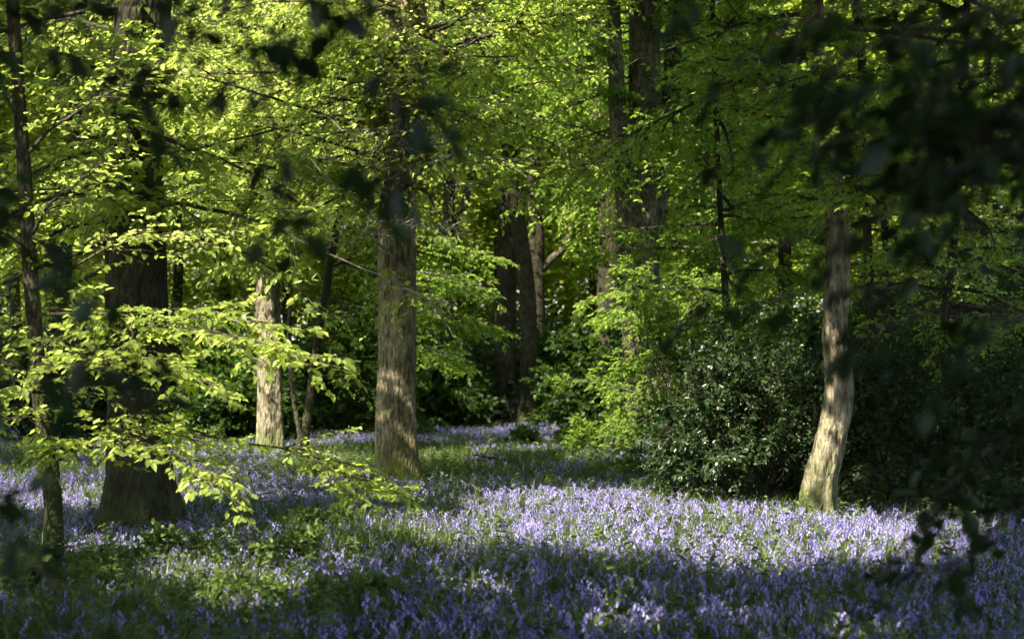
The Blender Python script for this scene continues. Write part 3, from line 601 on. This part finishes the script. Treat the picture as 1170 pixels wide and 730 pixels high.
def fin(t, *a, **k):
    # unseen light-shaping canopy leaves of one tree: added with the rest of its crown
    if hasattr(t, 'cano'): 
        keep_f = t.filt
        if not keep_f: pass
        t.add(*t.cano)
    return t.finish(*a, **k)
fin(t1, 'lime_tree', 'big dark ridged trunk standing left of the glade, widest trunk in the photo', 'tree')
fin(t2, 'lime_tree', 'pale sunlit trunk between the big left trunk and the middle trunk', 'tree')
fin(t3, 'oak_tree', 'straight brown trunk lit at its mossy foot, middle of the glade', 'tree')
fin(t4, 'hornbeam_tree', 'pale twisted trunk with sunlit bark standing at the right of the bluebells', 'tree')
fin(t5, 'oak_tree', 'stout forked grey trunk right of centre behind the green shrub', 'tree')
fin(t6, 'beech_tree', 'left one of the pair of dark slender trunks in the centre', 'tree', 'dark trunks in the middle distance')
fin(t7, 'beech_tree', 'right one of the pair of dark slender trunks in the centre', 'tree', 'dark trunks in the middle distance')
fin(t8, 'beech_tree', 'grey trunk with one side bough bent upward, just right of the dark pair', 'tree', 'dark trunks in the middle distance')
fin(t9, 'beech_tree', 'dark trunk close to the left of the stout forked tree', 'tree', 'dark trunks in the middle distance')
fin(t10, 'beech_tree', 'dark forked trunk just right of the middle trunk, far behind', 'tree', 'dark trunks in the middle distance')
fin(t11, 'beech_tree', 'dark trunk with a bough rising to the right, left of the pale twisted tree', 'tree', 'dark trunks in the middle distance')
fin(t12, 'beech_tree', 'thin dark twin-stemmed tree right of the stout forked tree', 'tree', 'dark trunks in the middle distance')
fin(t13, 'young_tree', 'thin leaning brown stem between the pale trunk and the middle trunk', 'young tree')
fin(t14, 'young_tree', 'slim dark sapling at the far left with bright layered leaves reaching right', 'young tree')
fin(u1, 'young_tree', 'small beech with flat green layers right of the middle trunk', 'young tree')
fin(u2, 'young_tree', 'leafy young tree in front of the foot of the stout forked tree', 'young tree')
fin(u3, 'young_tree', 'slender leafy tree rising behind the glossy holly bush', 'young tree')
fin(u4, 'young_tree', 'bright-leaved young tree near the right edge', 'young tree')
fin(u5, 'young_tree', 'shaded young tree just right of the pale twisted trunk', 'young tree')
fin(u6, 'young_tree', 'thin dark pole of a tree crossing the upper right of the photo', 'young tree')
fin(nr, 'shading_tree', 'near tree with leaves coloured dark for shade, out of focus, boughs hanging in from the right edge', 'tree')
fin(nl, 'shading_tree', 'near tree with leaves coloured dark for shade, out of focus, twigs hanging in at the top left', 'tree')

# ------------------------------------------------------------------ trees at the back of the wood
def crown_pads(pl, c, rad, npad, nleaf, size, pr=.8):
    u = nrm(rng.normal(0, 1, (npad, 3))) * (rng.random((npad, 1)) ** .45)
    pc = c + u * rad
    off = rng.normal(0, 1, (npad, nleaf, 3)) * np.array([pr, pr, pr * .3])
    pp = (pc[:, None] + off).reshape(-1, 3); n_ = len(pp); a = rng.uniform(0, 6.28, n_)
    pl.add(pp, np.stack([np.cos(a), np.sin(a), rng.uniform(-.4, .1, n_)], 1), np.array([0, 0, 1.]) + rng.normal(0, .45, (n_, 3)), size * rng.uniform(.6, 1.2, n_))
    return pc
back = [(20, 50), (75, 47), (-30, 62), (60, 56), (125, 66), (190, 58), (255, 64), (330, 60), (400, 68), (440, 58), (480, 74), (560, 64), (640, 78), (665, 62), (740, 66), (780, 58), (850, 62), (900, 54), (960, 60), (1010, 52), (1070, 58), (1130, 50), (1200, 56), (1260, 60), (-90, 58)]
for i, (px, D) in enumerate(back):
    t = tree([(px, 470), (px + rng.normal(0, 8), 300), (px + rng.normal(0, 12), 100)], D, rng.uniform(.35, .6), 19, 'bark_dark' if i % 2 else 'bark_mid', 'far', .17, True, k=9)
    x, y = t.base[:2]
    crown_pads(t, np.array([x, y, 13.0]), np.array([4.4, 3.8, 9.5]), 260, 70, .24)
    t.radial(x, y, 5, 14, 8, (2, 4), tr=t.Q, n1=8, n2=4, lf=4)
    side = 'left' if px < 430 else 'middle' if px < 750 else 'right'
    t.finish('background_tree', 'tree in the sunlit green wood at the back, %s, %s in its row' % (side, ['first', 'second', 'third', 'fourth', 'fifth', 'sixth', 'seventh', 'eighth'][[b for b in back if ('left' if b[0] < 430 else 'middle' if b[0] < 750 else 'right') == side].index((px, D)) % 8]), 'tree', 'background trees')
# the wood beyond, one mass
fw = Plant([0, 95, 0], 'far', .4, True); fw.filt = False
for x in np.arange(-60, 61, 4.2):
    crown_pads(fw, np.array([x + rng.normal(0, 1), 92 + rng.uniform(-5, 9), 14]), np.array([4.5, 4, 14]), 240, 50, .42, 1.3)
for x in np.arange(-50, 51, 3.4):
    crown_pads(fw, np.array([x + rng.normal(0, 1), 76 + rng.uniform(-5, 5), 4.5]), np.array([3.5, 3, 7.5]), 170, 50, .34, 1.0)
p = np.concatenate(fw.p); k = p[:, 2] > gz(p[:, 0], p[:, 1]) + .2
v, f, nv = leaf_mesh(p[k], np.concatenate(fw.d)[k], np.concatenate(fw.n)[k], np.concatenate(fw.s)[k], True)
o = build('distant_wood', [(v, f, M['far'], np.repeat(rng.random(k.sum()), nv))]); o['kind'] = 'stuff'

# ------------------------------------------------------------------ bluebells
def bell_mesh(seed):
    r = np.random.default_rng(seed); parts = []
    h = r.uniform(.27, .36); bend = r.uniform(.035, .07)
    u = np.linspace(0, 1, 9); tip = np.clip((u - .62) / .38, 0, 1)
    st = np.stack([bend * tip ** 2 * 1.2, 0 * u, h * (u - .16 * tip ** 2)], 1)
    v, f = tubes(st[None], np.linspace(.0032, .0016, 9)[None], 4); parts.append((v, f, M['bstalk'], None))
    VV = []; FF = []; o = 0; TT = []
    nb = r.integers(8, 13)
    for i in range(nb):
        q = .55 + .45 * (i + .3) / nb; c = np.array([np.interp(q, u, st[:, a]) for a in range(3)])
        az = r.normal(0, .9); hd = np.array([math.cos(az), math.sin(az), 0.])
        ped = c + hd * .013 + np.array([0, 0, .004 - .006 * (q - .5)])
        ax = nrm(hd * r.uniform(.25, .7) + np.array([0, 0, -1.])); sd = nrm(np.cross(ax, [0.3, 1, 0])); s2 = np.cross(ax, sd)
        Ls = .024 * (1.15 - .45 * (q - .55) / .45)
        for zz, rr in [(0, .0022), (.3, .0050), (.75, .0058), (1.0, .0105)]:
            for j in range(6):
                th = j * math.pi / 3; k2 = 1.0 if (j % 2 == 0 or zz < 1) else .6
                VV.append(ped + ax * (Ls * zz - (.003 if zz == 1 and j % 2 == 0 else 0)) + (math.cos(th) * sd + math.sin(th) * s2) * rr * k2 * (Ls / .022))
        t0 = r.uniform(.1, .9)
        TT += [t0] * 24
        for a in range(3):
            for j in range(6): FF.append([o + a * 6 + j, o + a * 6 + (j + 1) % 6, o + a * 6 + 6 + (j + 1) % 6, o + a * 6 + 6 + j])
        o += 24
    parts.append((np.array(VV), np.array(FF), M['petal'], np.array(TT)))
    return parts
def blade_mesh(seed, n=5, hmax=.27, wd=.0065):
    r = np.random.default_rng(seed); VV = []; FF = []; TT = []; o = 0
    for i in range(n):
        a = r.uniform(0, 6.28); L_ = hmax * r.uniform(.6, 1.1); out = r.uniform(.25, .75); d = np.array([math.cos(a), math.sin(a), 0]); sd = np.array([-d[1], d[0], 0])
        m_ = 5
        for j in range(m_):
            u = j / (m_ - 1); c = d * (L_ * out * u ** 1.6) + np.array([0, 0, L_ * (u - .45 * out * u ** 2.4)]); w_ = wd * (1 - u ** 2.5) * (.7 + .6 * math.sin(u * 2.5)) + .0004
            VV += [c - sd * w_, c + sd * w_]
        TT += [r.random()] * (m_ * 2)
        for j in range(m_ - 1): FF.append([o + 2 * j, o + 2 * j + 1, o + 2 * j + 3, o + 2 * j + 2])
        o += m_ * 2
    return [(np.array(VV), np.array(FF), M['blade'], np.array(TT))]

def vnoise(x, y, s, seed):
    r = np.random.default_rng(seed); out = 0
    for k in range(5):
        a = r.uniform(0, 6.28); fq = r.uniform(.6, 1.6) / s; out = out + np.sin((x * math.cos(a) + y * math.sin(a)) * fq * 6.28 + r.uniform(0, 6.28))
    return out / 5
def blue_density(x, y):
    px = 585 + 1800 * x / y
    d = .60 + .80 * vnoise(x, y, 2.6, 3) + .55 * vnoise(x, y, .9, 4)
    d = d + .55 * ((px > 560) & (y < 21)) + .2 * ((px < 560) & (y < 23))                       # dense on the right
    d = d - .08 * ((px < 430) & (y < 13.5))                     # leafy herbs bottom left
    d = d - 1.0 * ((y > 23.5) & (y < 33) & (px < 540) & (px > 330))      # grass gap behind the middle trunk
    d = d - .15 * ((y > 22.5) & (y < 30) & (px >= 540))
    d = d - 1.2 * ((px > 790) & (px < 1170) & (y > 17.8))
    d = d + .5 * ((y > 34) & (y < 44) & (px < 720) & (px > 240)) - 1.5 * ((y > 46) | ((y > 30) & (px > 760)))
    return np.clip(d, .02, 1)
PTS = []
for y0, y1, dens in [(7.6, 12, 88), (12, 16, 80), (16, 22, 72), (22, 32, 55), (32, 47, 38)]:
    a = .36; n = int(dens * (y1 - y0) * (y1 + y0) * a)
    y = rng.uniform(y0, y1, n * 2); x = rng.uniform(-1, 1, n * 2) * a * y1; k = np.abs(x) < a * y + .3; x, y = x[k], y[k]
    k = rng.random(len(x)) < blue_density(x, y); PTS.append(np.stack([x[k], y[k]], 1))
PTS = np.concatenate(PTS)
for t in (t1, t3, t4): 
    PTS = PTS[((PTS - t.base[:2]) ** 2).sum(1) > .42 ** 2]
seen = np.abs(PTS[:, 0]) < .322 * PTS[:, 1] ; seen &= PTS[:, 1] > 9.0
order = np.argsort(np.where(seen, PTS[:, 1], 999)); near = order[:300]; rest = order[300:]
print('bluebells', len(PTS))
KN = 4
protos = []
for k in range(KN):
    fl = bell_mesh(100 + k); lv = blade_mesh(200 + k)
    e = empty('bluebell', (0, 0, 0), 'violet bluebell with drooping bells in the nearest rows along the bottom edge', 'bluebell', 'nearest bluebells')
    a = build('flower_spike', fl, e); b = build('leaf', lv, e); protos.append((e, a, b))
for i, ix in enumerate(near):
    x, y = PTS[ix]; e, a, b = protos[i % KN]
    if i >= KN:
        e2 = e.copy(); C.objects.link(e2)
        for c in (a, b):
            d = c.copy(); C.objects.link(d); d.parent = e2
        e = e2
    e.location = (x, y, float(gz(x, y)) - .01); e.rotation_euler = (rng.normal(0, .10), rng.normal(0, .10), rng.uniform(0, 6.28)); sc = rng.uniform(.6, .98); e.scale = (sc, sc, sc)

def scatter(name, pts, sources, kind='stuff', tilt=.12, smin=.75, smax=1.15, label=None):
    """one stuff object: points carrying copies of the source meshes"""
    me = bpy.data.meshes.new(name); n = len(pts)
    me.vertices.add(n); z = gz(pts[:, 0], pts[:, 1]) - .01
    me.vertices.foreach_set('co', np.stack([pts[:, 0], pts[:, 1], z], 1).astype(np.float32).ravel())
    a = me.attributes.new('rot', 'FLOAT_VECTOR', 'POINT'); a.data.foreach_set('vector', np.stack([rng.normal(0, tilt, n), rng.normal(0, tilt, n), rng.uniform(0, 6.28, n)], 1).astype(np.float32).ravel())
    a = me.attributes.new('siz', 'FLOAT', 'POINT'); a.data.foreach_set('value', rng.uniform(smin, smax, n).astype(np.float32))
    a = me.attributes.new('which', 'INT', 'POINT'); a.data.foreach_set('value', rng.integers(0, len(sources), n).astype(np.int32))
    o = bpy.data.objects.new(name, me); C.objects.link(o); o['kind'] = kind
    if label: o['label'] = label
    g = bpy.data.node_groups.new(name, 'GeometryNodeTree')
    g.interface.new_socket('Geometry', in_out='INPUT', socket_type='NodeSocketGeometry'); g.interface.new_socket('Geometry', in_out='OUTPUT', socket_type='NodeSocketGeometry')
    N, L = g.nodes, g.links; gi = N.new('NodeGroupInput'); go = N.new('NodeGroupOutput'); J = N.new('GeometryNodeJoinGeometry')
    def named(nm, ty):
        q = N.new('GeometryNodeInputNamedAttribute'); q.data_type = ty; q.inputs[0].default_value = nm; return q.outputs[0]
    rot = named('rot', 'FLOAT_VECTOR'); siz = named('siz', 'FLOAT'); wh = named('which', 'INT')
    for k, srcs in enumerate(sources):
        cmp = N.new('FunctionNodeCompare'); cmp.data_type = 'INT'; cmp.operation = 'EQUAL'; L.new(wh, cmp.inputs[2]); cmp.inputs[3].default_value = k
        for s_ in srcs:
            oi = N.new('GeometryNodeObjectInfo'); oi.inputs[0].default_value = s_; oi.transform_space = 'ORIGINAL'; oi.inputs['As Instance'].default_value = True
            ip = N.new('GeometryNodeInstanceOnPoints'); L.new(gi.outputs[0], ip.inputs['Points']); L.new(cmp.outputs[0], ip.inputs['Selection'])
            L.new(oi.outputs['Geometry'], ip.inputs['Instance']); L.new(rot, ip.inputs['Rotation']); L.new(siz, ip.inputs['Scale']); L.new(ip.outputs[0], J.inputs[0])
    L.new(J.outputs[0], go.inputs[0])
    md = o.modifiers.new('scatter', 'NODES'); md.node_group = g; return o
scatter('bluebell_carpet', PTS[rest], [(a, b) for e, a, b in protos], smin=.5, smax=.95, tilt=.22, label='carpet of violet bluebells covering the floor of the glade')

# grass tufts and low herbs between the bluebells
def region_pts(bands, dfun):
    out = []
    for y0, y1, dens in bands:
        a = .37; n = int(dens * (y1 - y0) * (y1 + y0) * a)
        y = rng.uniform(y0, y1, n * 2); x = rng.uniform(-1, 1, n * 2) * a * y1; k = np.abs(x) < a * y + .4; x, y = x[k], y[k]
        k = rng.random(len(x)) < dfun(x, y); out.append(np.stack([x[k], y[k]], 1))
    return np.concatenate(out)
tuf = []
for k in range(3):
    o = build('grass_tuft', blade_mesh(300 + k, 12, .33, .0038)); o['label'] = 'small tuft of %s grass blades low among the front bluebells' % ['upright', 'bent', 'spreading'][k]; o['category'] = 'grass'; o['group'] = 'grass tufts'
    x, y = [(-.9, 10.6), (.6, 10.3), (2.1, 10.8)][k]; o.location = (x, y, float(gz(x, y))); tuf.append((o,))
gp = region_pts([(7.6, 14, 85), (14, 24, 60), (24, 48, 26)], lambda x, y: np.clip(1.0 - .8 * blue_density(x, y), .15, 1))
scatter('grass', gp, tuf, tilt=.2)

def herb_mesh(seed, h=.26, nl=7, size=.075, leafm='herb'):
    r = np.random.default_rng(seed); 
    st = np.array([[0, 0, 0], [r.normal(0, .02), r.normal(0, .02), h * .5], [r.normal(0, .04), r.normal(0, .04), h]])
    v, f = tubes(st[None], np.array([[.003, .0025, .0015]]), 4); parts = [(v, f, M['bstalk'], None)]
    p = []; d = []
    for lev in range(nl):
        q = .25 + .75 * lev / (nl - 1); c = np.array([np.interp(q, [0, .5, 1], st[:, a]) for a in range(3)]); az = lev * 1.57 + r.normal(0, .2)
        for s_ in (0, math.pi):
            p.append(c); d.append([math.cos(az + s_), math.sin(az + s_), r.uniform(-.2, .35)])
    p = np.array(p); d = np.array(d); v, f, nv = leaf_mesh(p, d, np.array([0, 0, 1.]) + r.normal(0, .2, p.shape), size * (1.15 - .5 * (p[:, 2] / h)) * r.uniform(.8, 1.1, len(p)))
    parts.append((v, f, M[leafm], np.repeat(r.random(len(p)), nv))); return parts
hb = []
for k in range(4):
    o = build('leafy_herb', herb_mesh(400 + k, [.3, .22, .36, .18][k], [7, 5, 8, 4][k], [.075, .085, .07, .09][k]))
    o['label'] = ['upright nettle-like herb', 'low broad-leaved herb', 'tall thin herb', 'small flat-leaved herb'][k] + ' at the front left of the bluebells'; o['category'] = 'herb'; o['group'] = 'leafy herbs'
    x, y = [(-1.6, 10.6), (-2.3, 10.9), (-.85, 11.2), (-1.9, 11.5)][k]; o.location = (x, y, float(gz(x, y))); hb.append((o,))
def herb_density(x, y):
    px = 585 + 1800 * x / y; n_ = vnoise(x, y, 1.6, 9)
    d = .12 + .25 * n_ + .40 * ((px < 470) & (y < 13.8)) * (1 - np.clip((px - 330) / 140, 0, 1)) * (.75 + .5 * n_)
    d = d + .35 * ((y > 23) & (y < 34)) + .3 * ((px < 700) & (px > 380) & (y < 16) & (n_ > .15))
    return np.clip(d, .02, 1)
hp = region_pts([(7.6, 14, 62), (14, 24, 34), (24, 40, 18)], herb_density)
scatter('undergrowth', hp, hb, tilt=.25, smin=.6, smax=1.25, label='low leafy green undergrowth between the bluebells')
# a broken bough lying in the far bluebells and fallen sticks in front of it
for nm_, pts_, r_, lab in [('fallen_branch', [(765, 492, 34), (785, 498, 33.4), (806, 512, 32.6)], .03, 'pale broken bough poking out of the far bluebells below the forked tree'),
                          ('fallen_branch', [(540, 535, 26.5), (570, 530, 26.8), (610, 533, 27.2)], .025, 'brown stick lying in the grass gap behind the middle tree'),
                          ('fallen_branch', [(340, 528, 29), (380, 533, 28), (425, 540, 27)], .03, 'brown stick lying between the pale trunk and the middle trunk')]:
    Q_ = np.array([P(*q) for q in pts_]); Q_[:, 2] = gz(Q_[:, 0], Q_[:, 1]) + np.array([.32, .2, .03]); b_ = Q_[1].copy()
    v, f = tubes((Q_ - b_)[None], np.array([[r_ * .5, r_ * .8, r_]]), 7); sd_ = np.array([Q_[0] * .6 + Q_[1] * .4, Q_[0] * .5 + Q_[1] * .5 + np.array([.15, .1, .3])]) - b_
    v2, f2 = tubes(sd_[None], np.array([[r_ * .4, r_ * .15]]), 5)
    o = build(nm_, [(v, f, M['twig_pale'] if 'pale' in lab else M['twig'], None), (v2, f2, M['twig'], None)]); o.location = tuple(b_); o['label'] = lab; o['category'] = 'branch'
print('script done')
